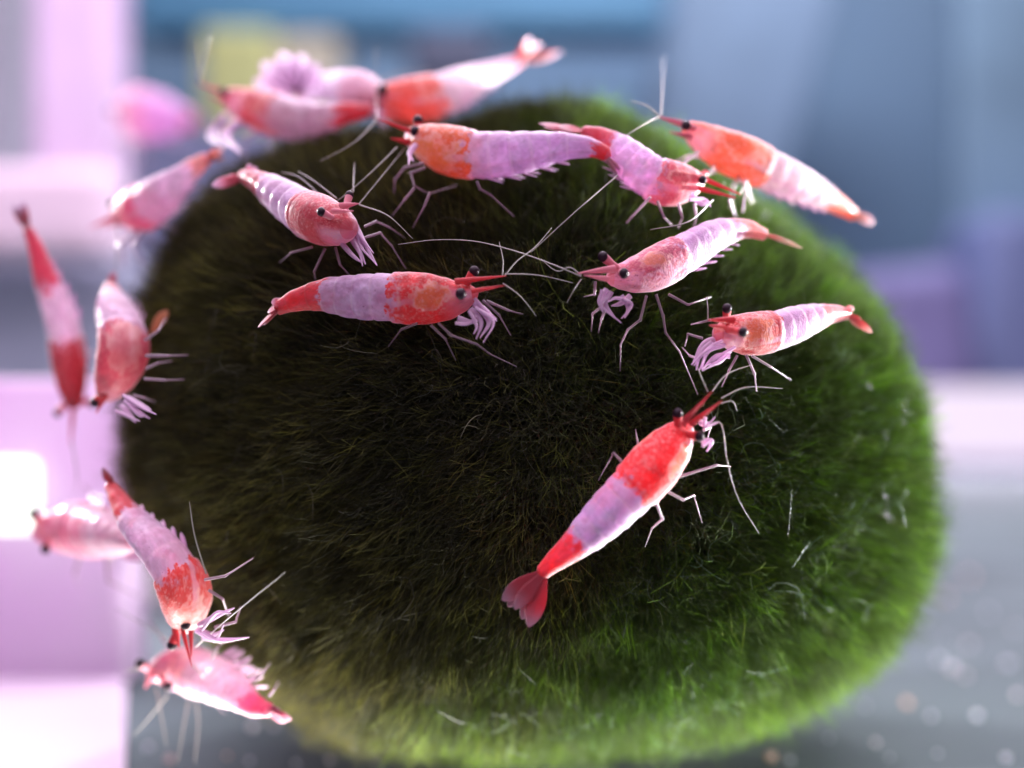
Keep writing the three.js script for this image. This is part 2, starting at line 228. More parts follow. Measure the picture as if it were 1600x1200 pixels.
// ------------------------------------------------------------------ shrimps
const HALF_H = [[0, 0.36], [0.05, 0.58], [0.12, 0.8], [0.22, 0.97], [0.31, 1.0], [0.375, 0.95], [0.40, 0.90], [0.5, 0.89], [0.6, 0.82], [0.7, 0.70], [0.78, 0.57], [0.88, 0.43], [1, 0.27]];
const HALF_W = [[0, 0.34], [0.05, 0.5], [0.12, 0.66], [0.25, 0.78], [0.36, 0.76], [0.40, 0.70], [0.55, 0.66], [0.7, 0.55], [0.8, 0.42], [0.9, 0.32], [1, 0.22]];
const SEG = [0.385, 0.475, 0.565, 0.655, 0.735, 0.815, 0.93, 1.01];
const WHITE = [0.82, 0.58, 0.86], RED = [0.86, 0.02, 0.03], PINK = [0.78, 0.28, 0.42], ORANGE = [0.85, 0.20, 0.04];
function bodyTexture(o, id) {
  const p = { white: WHITE, red: RED, patch: ORANGE, patchAt: [0.19, 0.2, 0.085, 0.1], patchAmt: 0.85, cover: 0.62, cheek: 0.7, tail: 0.74, tailRed: RED, specks: 0.3, car: 0.385, ...o };
  p.car += 0.03 * (hash(id, 3, 1) - 0.5); p.tail += 0.05 * (hash(id, 8, 2) - 0.5); p.cover += 0.16 * (hash(id, 5, 7) - 0.5);
  return colorMap(192, 384, (x, s) => {
    const u = Math.abs(x < 0.5 ? x : 1 - x) * 2, sx = Math.cos(x * 6.283) * 1.4, sy = Math.sin(x * 6.283) * 1.4;   // u 0 back .. 1 belly
    const n1 = fbm(sx * 1.6 + 20, s * 17 + id * 7, sy * 1.6 + 20, 4), n2 = fbm(sx * 5 + 40, s * 60 + id * 3, sy * 5 + 40, 3), n3 = noise(sx * 12 + 60, s * 130, sy * 12 + id);
    let c = p.white.map((k, j) => k * (0.72 + 0.36 * n2 + 0.2 * (n1 - 0.4)) * (j === 1 ? 0.9 + 0.2 * n1 : 1));
    const mix = (d, a) => { c = c.map((k, j) => lerp(k, d[j], a)); };
    mix([0.62, 0.38, 0.55], 0.45 * sstep(0.52, 0.7, fbm(sx * 2.2, s * 24 + id, sy * 2.2, 3)) * sstep(0.4, 0.45, s));
    mix([0.66, 0.36, 0.58], 0.4 * (sstep(0.05, 0.015, Math.abs(u - 0.60 + 0.04 * (n1 - 0.5))) + 0.6 * sstep(0.05, 0.01, Math.abs(u - 0.16 + 0.06 * (n1 - 0.5)))) * sstep(0.3, 0.6, n2 + 0.1));
    const edge = p.car + 0.085 * (n1 - 0.5) + 0.04 * (n2 - 0.5);
    if (s < edge) {
      let a = sstep(0.98 - p.cover - 0.14, 0.98 - p.cover + 0.03, n1 * 0.6 + n2 * 0.4 + 0.15 * (1 - u));
      const cheek = p.cheek * sstep(0.16, 0.07, s) * sstep(0.22, 0.4, u);
      const line = sstep(0.05, 0.02, Math.abs(u - 0.52 + 0.1 * (n1 - 0.5))) * sstep(0.2, 0.28, s) * 0.7;
      a = clamp(a * (1 - cheek) - line) * lerp(1, 0.25 + 0.75 * sstep(0.36, 0.56, 0.7 * n2 + 0.3 * n1), sstep(edge - 0.085, edge - 0.005, s));
      const r = p.red.map((k, j) => k * (0.8 + 0.4 * n2) + (j ? 0.05 * n3 * n3 : 0));
      mix([0.86, 0.47, 0.60], 0.75 * sstep(edge, edge - 0.05, s)); mix(r, a);
      const e = Math.hypot((s - p.patchAt[0]) / p.patchAt[2], (u * 0.5 - p.patchAt[1]) / p.patchAt[3]) + 1.7 * (n1 - 0.5) + 0.9 * (n2 - 0.5);
      mix([0.92, 0.56, 0.50], p.patchAmt * 0.85 * sstep(1.2, 0.95, e)); mix(p.patch, p.patchAmt * sstep(0.9, 0.5, e));
      mix([0.9, 0.42, 0.4], 0.35 * sstep(0.55, 0.75, noise(sx * 10 + 9, s * 110, sy * 10 + id)));
      if (n3 > 0.78) mix([0.9, 0.55, 0.5], 0.5);
      if (n3 < 0.14 && p.specks > 0.3) mix([0.25, 0.02, 0.08], 0.6);
    } else {
      const t = sstep(p.tail - 0.025, p.tail + 0.025, s + 0.14 * (n1 - 0.5) + 0.08 * (n2 - 0.5) - 0.012 * u);
      mix(p.tailRed.map((k) => k * (0.8 + 0.4 * n2)), t * (0.75 + 0.3 * n1));
      for (const e of SEG) { const q = s - e; if (q > -0.006 && q < 0.006) mix(t > 0.5 ? [0.75, 0.16, 0.18] : [0.86, 0.7, 0.82], 0.35); }
      if (n3 < 0.09 * p.specks * 3 && t < 0.3 && noise(sx * 8, s * 30, sy * 8 + id) > 0.55) mix([0.16, 0.02, 0.12], 0.75);
    }
    return c.map((k) => clamp(k, 0, 0.92));
  });
}
const clear = (() => { const w = 128, h = 256, d = new Uint8Array(w * h * 4); for (let y = 0; y < h; y++) for (let x = 0; x < w; x++) { const a = x / w * 6.283, n = fbm(Math.cos(a) * 2.4 + 9, y / h * 26, Math.sin(a) * 2.4 + 9, 4), v = 255 * clamp(0.35 + 1.5 * (n - 0.35) + 0.25 * (1 - Math.cos(a)) * 0.5); d.set([v, v, v, 255], (y * w + x) * 4); } const t = new THREE.DataTexture(d, w, h); t.magFilter = t.minFilter = THREE.LinearFilter; t.wrapS = t.wrapT = THREE.RepeatWrapping; t.needsUpdate = true; return t; })();
const flesh = (map) => new THREE.MeshPhysicalMaterial({ map, roughness: 0.78, transmission: 0.85, transmissionMap: clear, thickness: 0, clearcoat: 0.45, clearcoatRoughness: 0.26 });
const chit = bumpNoise();
function bumpNoise() { const w = 128, d = new Uint8Array(w * w * 4); for (let y = 0; y < w; y++) for (let x = 0; x < w; x++) { const v = 255 * (0.6 * noise(x * 0.35, y * 0.35, 2) + 0.4 * noise(x * 0.12, y * 0.12, 5)); d.set([v, v, v, 255], (y * w + x) * 4); } const t = new THREE.DataTexture(d, w, w); t.wrapS = t.wrapT = THREE.RepeatWrapping; t.magFilter = THREE.LinearFilter; t.repeat.set(2, 4); t.needsUpdate = true; return t; }
const M = {
  leg: std(0.58, 0.44, 0.52, 0.55, { transmission: 0.8, thickness: 0, clearcoat: 0.4, clearcoatRoughness: 0.3 }),
  redleg: std(0.62, 0.16, 0.2, 0.78, { transmission: 0.4, thickness: 0, clearcoat: 0.4 }),
  mouth: std(0.80, 0.58, 0.78, 0.8, { transmission: 0.5, thickness: 0, clearcoat: 0.5, clearcoatRoughness: 0.2 }),
  antenna: std(0.46, 0.44, 0.40, 0.62, { transmission: 0.5, thickness: 0, clearcoat: 0.4 }),
  spike: std(0.70, 0.035, 0.05, 0.8, { transmission: 0.3, thickness: 0, clearcoat: 0.6, clearcoatRoughness: 0.25 }),
  pinkspike: std(0.78, 0.26, 0.34, 0.8, { transmission: 0.35, thickness: 0, clearcoat: 0.5, clearcoatRoughness: 0.25 }),
  eye: std(0.018, 0.005, 0.014, 0.42, { specularIntensity: 0.5 }),
  ray: std(0.22, 0.12, 0.22, 0.7),
  swim: std(0.78, 0.56, 0.74, 0.85, { transmission: 0.6, thickness: 0 }),
};
const finMats = {};
const finMat = (k) => finMats[k] ??= new THREE.MeshPhysicalMaterial({ vertexColors: true, roughness: 0.85, transmission: 0.5, thickness: 0, clearcoat: 0.4, clearcoatRoughness: 0.3, side: THREE.DoubleSide });
function blade(base, tip, across, halfW, thick, c0, c1, from = 0.6) {     // a thin leaf with a midrib and thickness
  const g = new THREE.SphereGeometry(1, 14, 18), P = g.attributes.position, L = tip.clone().sub(base), len = L.length(), y = L.clone().normalize(), x = across.clone().addScaledVector(y, -across.dot(y)).normalize(), z = V(0, 0, 0).crossVectors(x, y), C = [];
  for (let i = 0; i < P.count; i++) {
    const a = P.getX(i), t = (P.getY(i) + 1) / 2, b = P.getZ(i), w = Math.pow(Math.max(0, Math.sin(Math.PI * Math.pow(clamp(t, 0.02, 0.995), 1.5))), 0.7) / Math.max(0.05, Math.sqrt(1 - Math.min(0.9975, (2 * t - 1) ** 2)));
    const q = base.clone().addScaledVector(y, t * len).addScaledVector(x, a * w * halfW).addScaledVector(z, b * thick + halfW * 0.18 * a * a);
    P.setXYZ(i, q.x, q.y, q.z);
    const k = sstep(from, 0.98, t + 0.12 * (noise(a * 4 + 9, t * 7, halfW * 9e4) - 0.5)); C.push(...c0.map((v, j) => lerp(v, c1[j], k)));
  }
  g.setAttribute('color', new THREE.Float32BufferAttribute(C, 3)); g.computeVertexNormals(); return g;
}
let shrimpId = 0;
function shrimp(o) {
  const id = shrimpId++, lift = (o.h ?? 3.2) / 1000, dd = (o.dd ?? 0) / 1000, fixed = o.depth;
  const D = (x, y, h) => (fixed ?? depthAt(x, y, h)) + dd;
  const mid = o.spine[Math.floor(o.spine.length / 2)];
  const spine = o.spine.map(([x, y, h = 0]) => ({ x, y, d: D(x, y, lift) - h / 1000 }));
  for (let pass = 0; pass < 2; pass++) { const c = spine.map((s) => s.d); for (let i = 1; i < spine.length - 1; i++) spine[i].d = (c[i - 1] + 2 * c[i] + c[i + 1]) / 4; }
  const pts = spine.map((s) => at(s.x, s.y, s.d)), curve = new THREE.CatmullRomCurve3(pts, false, 'centripetal');
  const d0 = spine[0].d, dm = spine[Math.floor(spine.length / 2)].d, root = thing('shrimp', o.label, 'shrimp', at(mid[0], mid[1], dm), 'small red and white shrimps gathered on the moss ball');
  const up = V(...o.up).normalize(), HH = o.half / FOCAL * spine[2].d;
  const add = (name, g, m, parent = root) => { g.translate(-root.position.x, -root.position.y, -root.position.z); return mesh(name, g, m, parent); };
  const frame = (s) => { const c = curve.getPointAt(clamp(s)), T = curve.getTangentAt(clamp(s)).normalize(), U = up.clone().addScaledVector(T, -up.dot(T)).normalize(), L = V(0, 0, 0).crossVectors(T, U); return { c, T, U, L }; };
  // one continuous body
  const NS = 120, NA = 36, P = [], UV = [], I = [];
  const rows = []; for (let i = 0; i <= NS; i++) rows.push(i / NS);
  const hk = o.tall ?? 1, wk = o.wide ?? 1;
  for (let i = -2; i <= NS + 2; i++) {
    const s = clamp(i / NS), F = frame(s), cap = i < 0 ? (i === -2 ? 0.02 : 0.7) : i > NS ? (i === NS + 2 ? 0.02 : 0.6) : 1, shift = i < 0 ? i * 0.12 : i > NS ? (i - NS) * 0.1 : 0;
    let k = 1; for (let e = 0; e < SEG.length - 1; e++) if (s >= SEG[e] && s < SEG[e + 1]) { const t = (s - SEG[e]) / (SEG[e + 1] - SEG[e]); k = 0.975 + 0.04 * Math.sin(Math.min(1, t * 1.08) * 1.9) * (t > 0.93 ? 1 - (t - 0.93) * 6 : 1); }
    if (s < SEG[0] && s > SEG[0] - 0.03) k = 1.02;
    const hh = HH * hk * table(HALF_H, s) * cap * k, hw = HH * wk * table(HALF_W, s) * cap * k;
    for (let j = 0; j <= NA; j++) {
      const a = j / NA * 2 * Math.PI, ca = Math.cos(a), sa = Math.sin(a), pw = (v, e) => Math.sign(v) * Math.pow(Math.abs(v), e);
      let y = pw(ca, 0.92) * hh, x = pw(sa, 0.88) * hw; if (ca < 0) { x *= 1 - 0.22 * ca * ca; y *= 0.98; }
      const rough = 1 + 0.03 * (noise(s * 14 + id * 5, ca * 2.5 + 9, sa * 2.5 + 9) - 0.5);
      const q = F.c.clone().addScaledVector(F.U, y * rough).addScaledVector(F.L, x * rough).addScaledVector(F.T, shift * HH);
      P.push(q.x, q.y, q.z); UV.push(j / NA, s);
    }
  }
  const W = NA + 1; for (let i = 0; i < NS + 4; i++) for (let j = 0; j < NA; j++) { const a = i * W + j, b = a + 1, c = a + W, d = c + 1; I.push(a, c, b, b, c, d); }
  const g = new THREE.BufferGeometry(); g.setAttribute('position', new THREE.Float32BufferAttribute(P, 3)); g.setAttribute('uv', new THREE.Float32BufferAttribute(UV, 2)); g.setIndex(I); g.computeVertexNormals();
  { const n = g.attributes.normal; for (let i = 0; i <= NS + 4; i++) { const a = i * W, b = a + NA; const x = n.getX(a) + n.getX(b), y = n.getY(a) + n.getY(b), z = n.getZ(a) + n.getZ(b), l = Math.hypot(x, y, z) || 1; n.setXYZ(a, x / l, y / l, z / l); n.setXYZ(b, x / l, y / l, z / l); } }
  const bm = flesh(bodyTexture(o.paint ?? {}, id)); bm.bumpMap = chit; bm.bumpScale = 0.00004;
  add('body', g, bm);
  // eyes on stalks
  const head = frame(0.05), er = 0.92 * (o.er ?? 8.5) / FOCAL * d0;
  (o.eyes ?? []).forEach(([x, y, z = 2]) => {
    const e = at(x, y, d0 - (z > 1.5 ? z - 0.55 : z) / 1000), eg = new THREE.SphereGeometry(er, 20, 14); eg.scale(1, 1.08, 1); eg.translate(e.x, e.y, e.z);
    const em = add('eye', eg, M.eye), from = head.c.clone().addScaledVector(head.U, HH * 0.2), dir = e.clone().sub(from);
    add('eye_stalk', tube([from, from.clone().addScaledVector(dir, 0.5), e.clone().addScaledVector(dir.clone().normalize(), -er * 0.5)], [er * 0.9, er * 0.75, er * 0.95], 10, 3), o.pale ? M.pinkspike : M.spike, em);
  });
  // pixel paths with heights above the moss in millimetres
  const hb = lift * 1000 + (o.out ?? 0);
  const path = (list, h0, h1, h2 = h1) => list.map(([x, y, h], i) => { const t = i / Math.max(1, list.length - 1), hh = h ?? (t < 0.5 ? lerp(h0, h1, t * 2) : lerp(h1, h2, t * 2 - 1)); return at(x, y, D(x, y, hh / 1000)); });
  const px = d0 / FOCAL;
  const jointed = (pts) => { const q = [pts[0]]; for (let i = 1; i < pts.length - 1; i++) q.push(pts[i].clone().lerp(pts[i - 1], 0.14), pts[i].clone(), pts[i].clone().lerp(pts[i + 1], 0.14)); q.push(pts[pts.length - 1]); return q; };
  const legRadii = (n, r0, r1) => { const q = []; for (let i = 0; i < n; i++) { const t = i / (n - 1); q.push(lerp(r0, r1, t) * (i > 0 && i % 3 === 2 && i < n - 1 ? 1.3 : 1) * px); } return q; };
  const leg = (pts) => { const q = jointed(pts); return tube(q, legRadii(q.length, 2.35, 1.0), 7, 4); };
  (o.spikes ?? []).forEach(([x0, y0, x1, y1, r = 9, z = 0], i) => { const a = at(x0, y0, d0 - 0.0006 - z / 1000), b = at(x1, y1, d0 - 0.0012 - z / 1000); add(i ? 'antenna_base' : 'rostrum', tube([a, a.clone().lerp(b, 0.5), b], [r * 0.9 * px, r * 0.72 * px, r * 0.42 * px, r * 0.12 * px], 10, 5, 0.62), o.pale ? M.pinkspike : M.spike); });
  (o.legs ?? []).forEach((l) => add('leg', leg(path(l, hb, hb * 0.6 + 0.6, 0.2)), M.leg));
  (o.mouth ?? []).forEach((l) => {
    add('mouthpart', tube(path(l, hb + 0.6, hb + 0.4), [4.6 * px, 4.6 * px, 3.2 * px, 1.0 * px], 8, 5), M.mouth);
    const j = (k) => rr(-k, k); add('mouthpart', tube(path(l.map(([x, y, h]) => [x + j(9), y + j(9), h]), hb + 1.2, hb + 0.9), [2.6 * px, 3.0 * px, 2.0 * px, 0.8 * px], 7, 5), M.mouth);
  });
  (o.antennae ?? []).forEach((l) => add('antenna', tube(path(l, hb + 0.8, hb + 0.9, hb + 0.3), [1.25 * px, 1.05 * px, 0.8 * px, 0.45 * px], 5, 8), M.antenna));
  // tail fin: blades from the end of the body
  const end = frame(0.985), te = spine[spine.length - 1].d, base = end.c.clone().addScaledVector(end.T, -HH * 0.1), c0 = o.fin ?? [0.55, 0.06, 0.09], c1 = o.finTip ?? [0.7, 0.5, 0.62];
  (o.fan ?? []).forEach(([x, y, w = 13, z = 0]) => { const t = at(x, y, te - z / 1000), dir = t.clone().sub(base), ac = o.fanFlat ? V(0, 0, 0).crossVectors(dir, V(0, 0, 1)) : end.L.clone().addScaledVector(end.U, 0.4); add('tail_fin', blade(base, t, ac, w * px, 0.00012, c0, c1, o.finFrom ?? 0.55), finMat(0)); });
  (o.rays ?? []).forEach(([x, y]) => { const t = at(x, y, te - 0.0009); add('fin_ray', tube([base.clone().add(V(0, 0, 0.0007)), base.clone().lerp(t, 0.5).add(V(0, 0, 0.0006)), t], [1.7 * px, 1.4 * px, 0.7 * px], 5, 4), M.ray); });
  // swimmerets under the abdomen
  if (o.swim !== 0) for (let k = 0; k < 5; k++) for (const sd of [-1, 1]) {
    const s = 0.43 + k * 0.08, F = frame(s), hh = HH * hk * table(HALF_H, s), b = F.c.clone().addScaledVector(F.U, -hh * 0.84).addScaledVector(F.L, sd * hh * 0.3), t = b.clone().addScaledVector(F.U, -hh * (o.swim ?? 0.22) * rr(0.7, 1.2)).addScaledVector(F.T, hh * rr(0.8, 1.05)).addScaledVector(F.L, sd * hh * 0.15);
    add('swimmeret', blade(b, t, F.L, hh * 0.13, 0.00007, [0.75, 0.5, 0.7], [0.8, 0.62, 0.78]), finMat(0));
  }
  // legs that the photograph shows only vaguely
  for (let k = 0; k < (o.auto ?? 0); k++) { const sd = k % 2 ? 1 : -1, s = 0.12 + 0.05 * k, F = frame(s), hh = HH * hk * table(HALF_H, s), b = F.c.clone().addScaledVector(F.U, -hh * 0.8).addScaledVector(F.L, sd * hh * 0.3), kn = b.clone().addScaledVector(F.U, -hh * 0.35).addScaledVector(F.L, sd * hh * 0.9).addScaledVector(F.T, hh * (k * 0.25 - 0.6)), ft = kn.clone().addScaledVector(F.U, -hh * 1.0).addScaledVector(F.T, hh * (k * 0.3 - 0.7)).addScaledVector(F.L, sd * hh * 0.2); add('leg', leg([b, kn, ft]), M.leg); }
  return root;
}

shrimp({ label: 'sharp red headed shrimp in the middle, side on, facing right, with an orange saddle', up: [0, 1, 0.22], half: 42, swim: 0, h: 2.6,
  spine: [[738, 460], [700, 467], [650, 467], [600, 465], [550, 464], [505, 462], [462, 470], [434, 482]], paint: { tail: 0.73, cover: 0.72, patchAt: [0.2, 0.21, 0.095, 0.1], cheek: 0.8 },
  eyes: [[720, 459, 3.0], [741, 424, 0.6]], er: 9, spikes: [[712, 440, 791, 431, 9, 0.6], [738, 455, 789, 446, 7, 1.6]],
  legs: [[[652, 505], [627, 515], [607, 541]], [[673, 508], [696, 530], [712, 563]], [[685, 505], [705, 524], [745, 538], [765, 553], [807, 573]], [[754, 469], [780, 493], [798, 524]], [[760, 470], [794, 485], [817, 491]]],
  mouth: [[[735, 482], [752, 504], [744, 530]], [[748, 480], [764, 504], [750, 528]], [[715, 497], [735, 503], [752, 497]], [[740, 474], [758, 484], [776, 502]]],
  antennae: [[[785, 430], [786, 408], [780, 378]], [[789, 428], [840, 430], [895, 442]], [[786, 443], [812, 462], [838, 494]], [[788, 432], [806, 410], [836, 386], [862, 356]]],
  fan: [[403, 512, 10, 0.6], [412, 508, 12, -0.8], [424, 472, 12, 0.5], [418, 488, 13, 0], [430, 466, 9, -1]], finTip: [0.62, 0.3, 0.42] });

shrimp({ label: 'pale pink speckled shrimp facing left with both dark eyes showing, right of centre', pale: 1, up: [-0.12, 0.86, 0.5], half: 37, h: 2.8,
  spine: [[955, 434], [990, 430], [1022, 421], [1052, 406], [1082, 390], [1112, 372], [1142, 361], [1168, 358], [1194, 367]], paint: { tail: 0.8, cover: 0.36, red: [0.62, 0.12, 0.2], patch: [0.85, 0.28, 0.12], patchAt: [0.2, 0.1, 0.1, 0.08], patchAmt: 0.7, cheek: 0.9, specks: 0.5, tailRed: [0.7, 0.22, 0.2] },
  eyes: [[975, 427, 3.2], [942, 401, 1.2]], er: 8.5, spikes: [[960, 420, 903, 427, 11, 0.8], [950, 436, 912, 430, 8, 1.6]],
  legs: [[[1010, 462], [1000, 500], [981, 515], [970, 538], [969, 580]], [[1025, 460], [1036, 494], [1040, 520], [1062, 550], [1090, 616]], [[1045, 460], [1075, 476], [1111, 464]], [[930, 440], [929, 460], [912, 464]], [[942, 478], [926, 490], [924, 518]], [[947, 480], [940, 498], [935, 520]]],
  mouth: [[[955, 456], [946, 474], [962, 498]], [[970, 462], [982, 480], [976, 497]], [[948, 452], [937, 470], [942, 488]], [[985, 462], [970, 474], [955, 478]]],
  antennae: [[[908, 432], [860, 412], [800, 391], [740, 377], [680, 375], [622, 382]], [[908, 436], [895, 456], [886, 473]], [[908, 430], [890, 418], [872, 424], [845, 405]]],
  fan: [[1254, 388, 9, 0.3], [1246, 384, 11, -0.8], [1236, 380, 12, 0.8]], fin: [0.72, 0.3, 0.26], finTip: [0.72, 0.6, 0.5], finFrom: 0.3 });

shrimp({ label: 'shrimp facing left at the right side of the ball, orange head patch, tangled mouthparts', up: [-0.25, 0.84, 0.5], half: 37, swim: 0, h: 2.8, tall: 0.96,
  spine: [[1122, 522, 1], [1150, 521], [1180, 522], [1210, 518], [1242, 508], [1272, 498], [1300, 491], [1324, 490]], paint: { tail: 0.76, cover: 0.55, patchAt: [0.22, 0.15, 0.12, 0.12], patch: [0.85, 0.2, 0.06], cheek: 0.95, tailRed: [0.68, 0.14, 0.14], red: [0.72, 0.08, 0.08] },
  eyes: [[1161, 519, 4.4], [1136, 482, 1.2]], er: 8, spikes: [[1145, 500, 1106, 500, 11, 1.2], [1130, 512, 1108, 508, 9, 2.0]],
  legs: [[[1152, 555], [1139, 579], [1128, 604]], [[1166, 555], [1179, 584], [1182, 611]], [[1175, 556], [1204, 573], [1236, 594]], [[1110, 500], [1080, 507]], [[1098, 529], [1075, 522], [1070, 541]], [[1090, 560], [1078, 556], [1066, 543]]],
  mouth: [[[1132, 538], [1107, 548], [1096, 577]], [[1121, 528], [1099, 537], [1083, 566]], [[1140, 556], [1119, 557], [1097, 577]], [[1112, 535], [1094, 552], [1088, 578]], [[1140, 548], [1122, 566], [1106, 570]]],
  antennae: [[[1106, 500], [1106, 482], [1104, 464]]],
  fan: [[1363, 520, 10, 0.5], [1355, 516, 12, -0.6], [1334, 480, 12, 0.5], [1345, 505, 12, 0]], fin: [0.6, 0.12, 0.12], finTip: [0.72, 0.5, 0.46] });

shrimp({ label: 'sharp bright red shrimp seen from above, climbing diagonally at lower right', up: [-0.32, 0.3, 0.9], half: 50, swim: 0, h: 3.4, tall: 0.95, wide: 1.08,
  spine: [[1070, 668], [1048, 697], [1022, 729], [994, 760], [963, 791], [930, 823], [898, 852], [868, 876], [848, 894]], paint: { tail: 0.775, cover: 0.78, patchAt: [0.13, 0.17, 0.1, 0.07], cheek: 0.9, car: 0.40, white: [0.68, 0.47, 0.76] },
  eyes: [[1059, 646, 1.8], [1093, 682, 2.4]], er: 8.5, spikes: [[1066, 664, 1112, 612, 9, 1.4], [1078, 664, 1128, 626, 9, 1.2], [1070, 655, 1098, 628, 7, 1.6]],
  legs: [[[1060, 745], [1120, 727], [1142, 729]], [[1043, 768], [1068, 781], [1084, 774], [1097, 817]], [[1024, 782], [1035, 811], [1019, 825], [1008, 854]], [[998, 700], [993, 671]], [[972, 722], [959, 708], [935, 750]], [[1100, 672], [1110, 668], [1104, 690]]],
  mouth: [[[1098, 690], [1112, 690], [1104, 706]], [[1094, 660], [1108, 663], [1122, 660]]],
  antennae: [[[1100, 666], [1124, 660], [1136, 720], [1152, 776], [1186, 834]], [[1113, 611], [1134, 586], [1174, 570]], [[1127, 622], [1162, 606], [1223, 607]], [[1127, 630], [1144, 627], [1152, 642]], [[1106, 612], [1096, 590], [1090, 573]]],
  fan: [[784, 938, 15, 0.6], [826, 980, 15, 0.6], [803, 952, 12, 1.0], [793, 948, 13, 0], [815, 968, 13, 0]], fanFlat: 1, fin: [0.5, 0.03, 0.06], finTip: [0.34, 0.2, 0.26], });

shrimp({ label: 'red headed shrimp at upper left of the ball, tail raised, face turned to the viewer', pale: 1, up: [-0.36, 0.62, 0.7], half: 43, swim: 0, h: 3.0, tall: 1.0, wide: 1.12,
  spine: [[546, 358, 3.2], [526, 352, 2.4], [503, 345, 1.2], [482, 337, 0.4], [462, 324], [440, 309], [418, 294], [398, 282], [380, 276]], paint: { tail: 0.72, cover: 0.52, red: [0.66, 0.07, 0.1], patchAmt: 0.15, cheek: 1, tailRed: [0.66, 0.06, 0.1] },
  eyes: [[502, 331, 0.6], [546, 305, -1.6]], er: 7.5, spikes: [[534, 322, 560, 318, 10, -0.6], [520, 330, 552, 330, 8, 0.6]],
  legs: [[[488, 386], [455, 395], [437, 410]], [[508, 388], [491, 424], [493, 439]], [[524, 386], [531, 413], [548, 432]], [[568, 372], [594, 364], [612, 384], [634, 420]], [[570, 354], [588, 346], [608, 355], [633, 372]]],
  mouth: [[[552, 346], [567, 375], [588, 413]], [[542, 362], [561, 392], [571, 413]], [[532, 378], [550, 398], [566, 411]], [[556, 362], [572, 384], [580, 404]], [[548, 352], [560, 372], [568, 388]]],
  antennae: [[[561, 319], [597, 275], [634, 230]], [[561, 320], [606, 337], [645, 373]], [[506, 310], [466, 276], [441, 270]], [[526, 310], [491, 283], [466, 268]], [[552, 300], [554, 254]]],
  fan: [[331, 290, 10, 0.4], [340, 288, 11, -0.6], [390, 256, 10, 0.6], [350, 284, 11, 0], [402, 262, 9, 0]], fin: [0.62, 0.07, 0.12], finTip: [0.8, 0.6, 0.74], finFrom: 0.35 });

shrimp({ label: 'orange saddled shrimp facing left on top of the ball with a white abdomen', up: [-0.05, 0.95, 0.3], half: 40, h: 3.4,
  spine: [[642, 212], [672, 226], [704, 236], [736, 242], [768, 243], [806, 240], [846, 234], [886, 229], [926, 232], [948, 241]], paint: { tail: 0.92, cover: 0.85, red: [0.78, 0.16, 0.05], patch: [0.85, 0.28, 0.05], patchAt: [0.2, 0.25, 0.14, 0.12], cheek: 1, specks: 0.2 },
  eyes: [[649, 205, 2.6], [653, 188, 0.8]], er: 8.5, spikes: [[648, 207, 589, 186, 7, 1], [640, 222, 610, 216, 9, 0.6]],
  legs: [[[662, 255], [632, 262], [617, 280], [616, 302]], [[664, 262], [642, 270], [647, 290], [670, 303], [712, 290]], [[647, 294], [632, 312], [612, 338]], [[672, 300], [664, 320], [645, 356]], [[745, 283], [750, 295], [767, 305], [803, 338]]],
  mouth: [[[650, 226], [640, 240], [646, 252]]], antennae: [[[590, 186], [588, 150], [587, 72]], [[620, 230], [590, 260], [545, 300], [505, 330]], [[590, 186], [550, 225], [500, 252]]],
  fan: [[972, 268, 9, -0.3], [966, 276, 10, -0.6]], fin: [0.74, 0.4, 0.46], finTip: [0.75, 0.6, 0.7], swim: 0.3 });

shrimp({ label: 'pink headed shrimp facing right near the top right of the ball, red tail bent back', up: [0.35, 0.88, 0.35], half: 37, h: 3.2,
  spine: [[1092, 283], [1064, 288], [1036, 285], [1010, 272], [986, 252], [964, 232], [940, 216], [912, 206]], paint: { tail: 0.77, cover: 0.8, red: [0.72, 0.16, 0.22], patch: [0.66, 0.10, 0.13], patchAt: [0.25, 0.18, 0.07, 0.08], cheek: 0.5, tailRed: [0.66, 0.07, 0.1] },
  eyes: [[1098, 281, 2.6], [1104, 270, -0.6]], er: 7, spikes: [[1092, 276, 1158, 304, 8, 0.6], [1092, 294, 1150, 309, 8, 0.8]],
  legs: [[[1027, 314], [1037, 339], [1050, 352]], [[1016, 308], [979, 348]], [[1085, 318], [1088, 338], [1084, 358]], [[1140, 312], [1150, 341]], [[1060, 318], [1066, 340], [1060, 356]]],
  mouth: [[[1080, 304], [1096, 318], [1110, 316]]], antennae: [[[1114, 312], [1074, 347], [1016, 359]], [[965, 274], [900, 330], [830, 394]], [[1156, 304], [1164, 290], [1170, 280]]],
  fan: [[842, 193, 8, 0.3], [850, 198, 9, -0.5], [872, 198, 11, 0.4]], fin: [0.64, 0.1, 0.14], finTip: [0.75, 0.5, 0.55], finFrom: 0.4 });

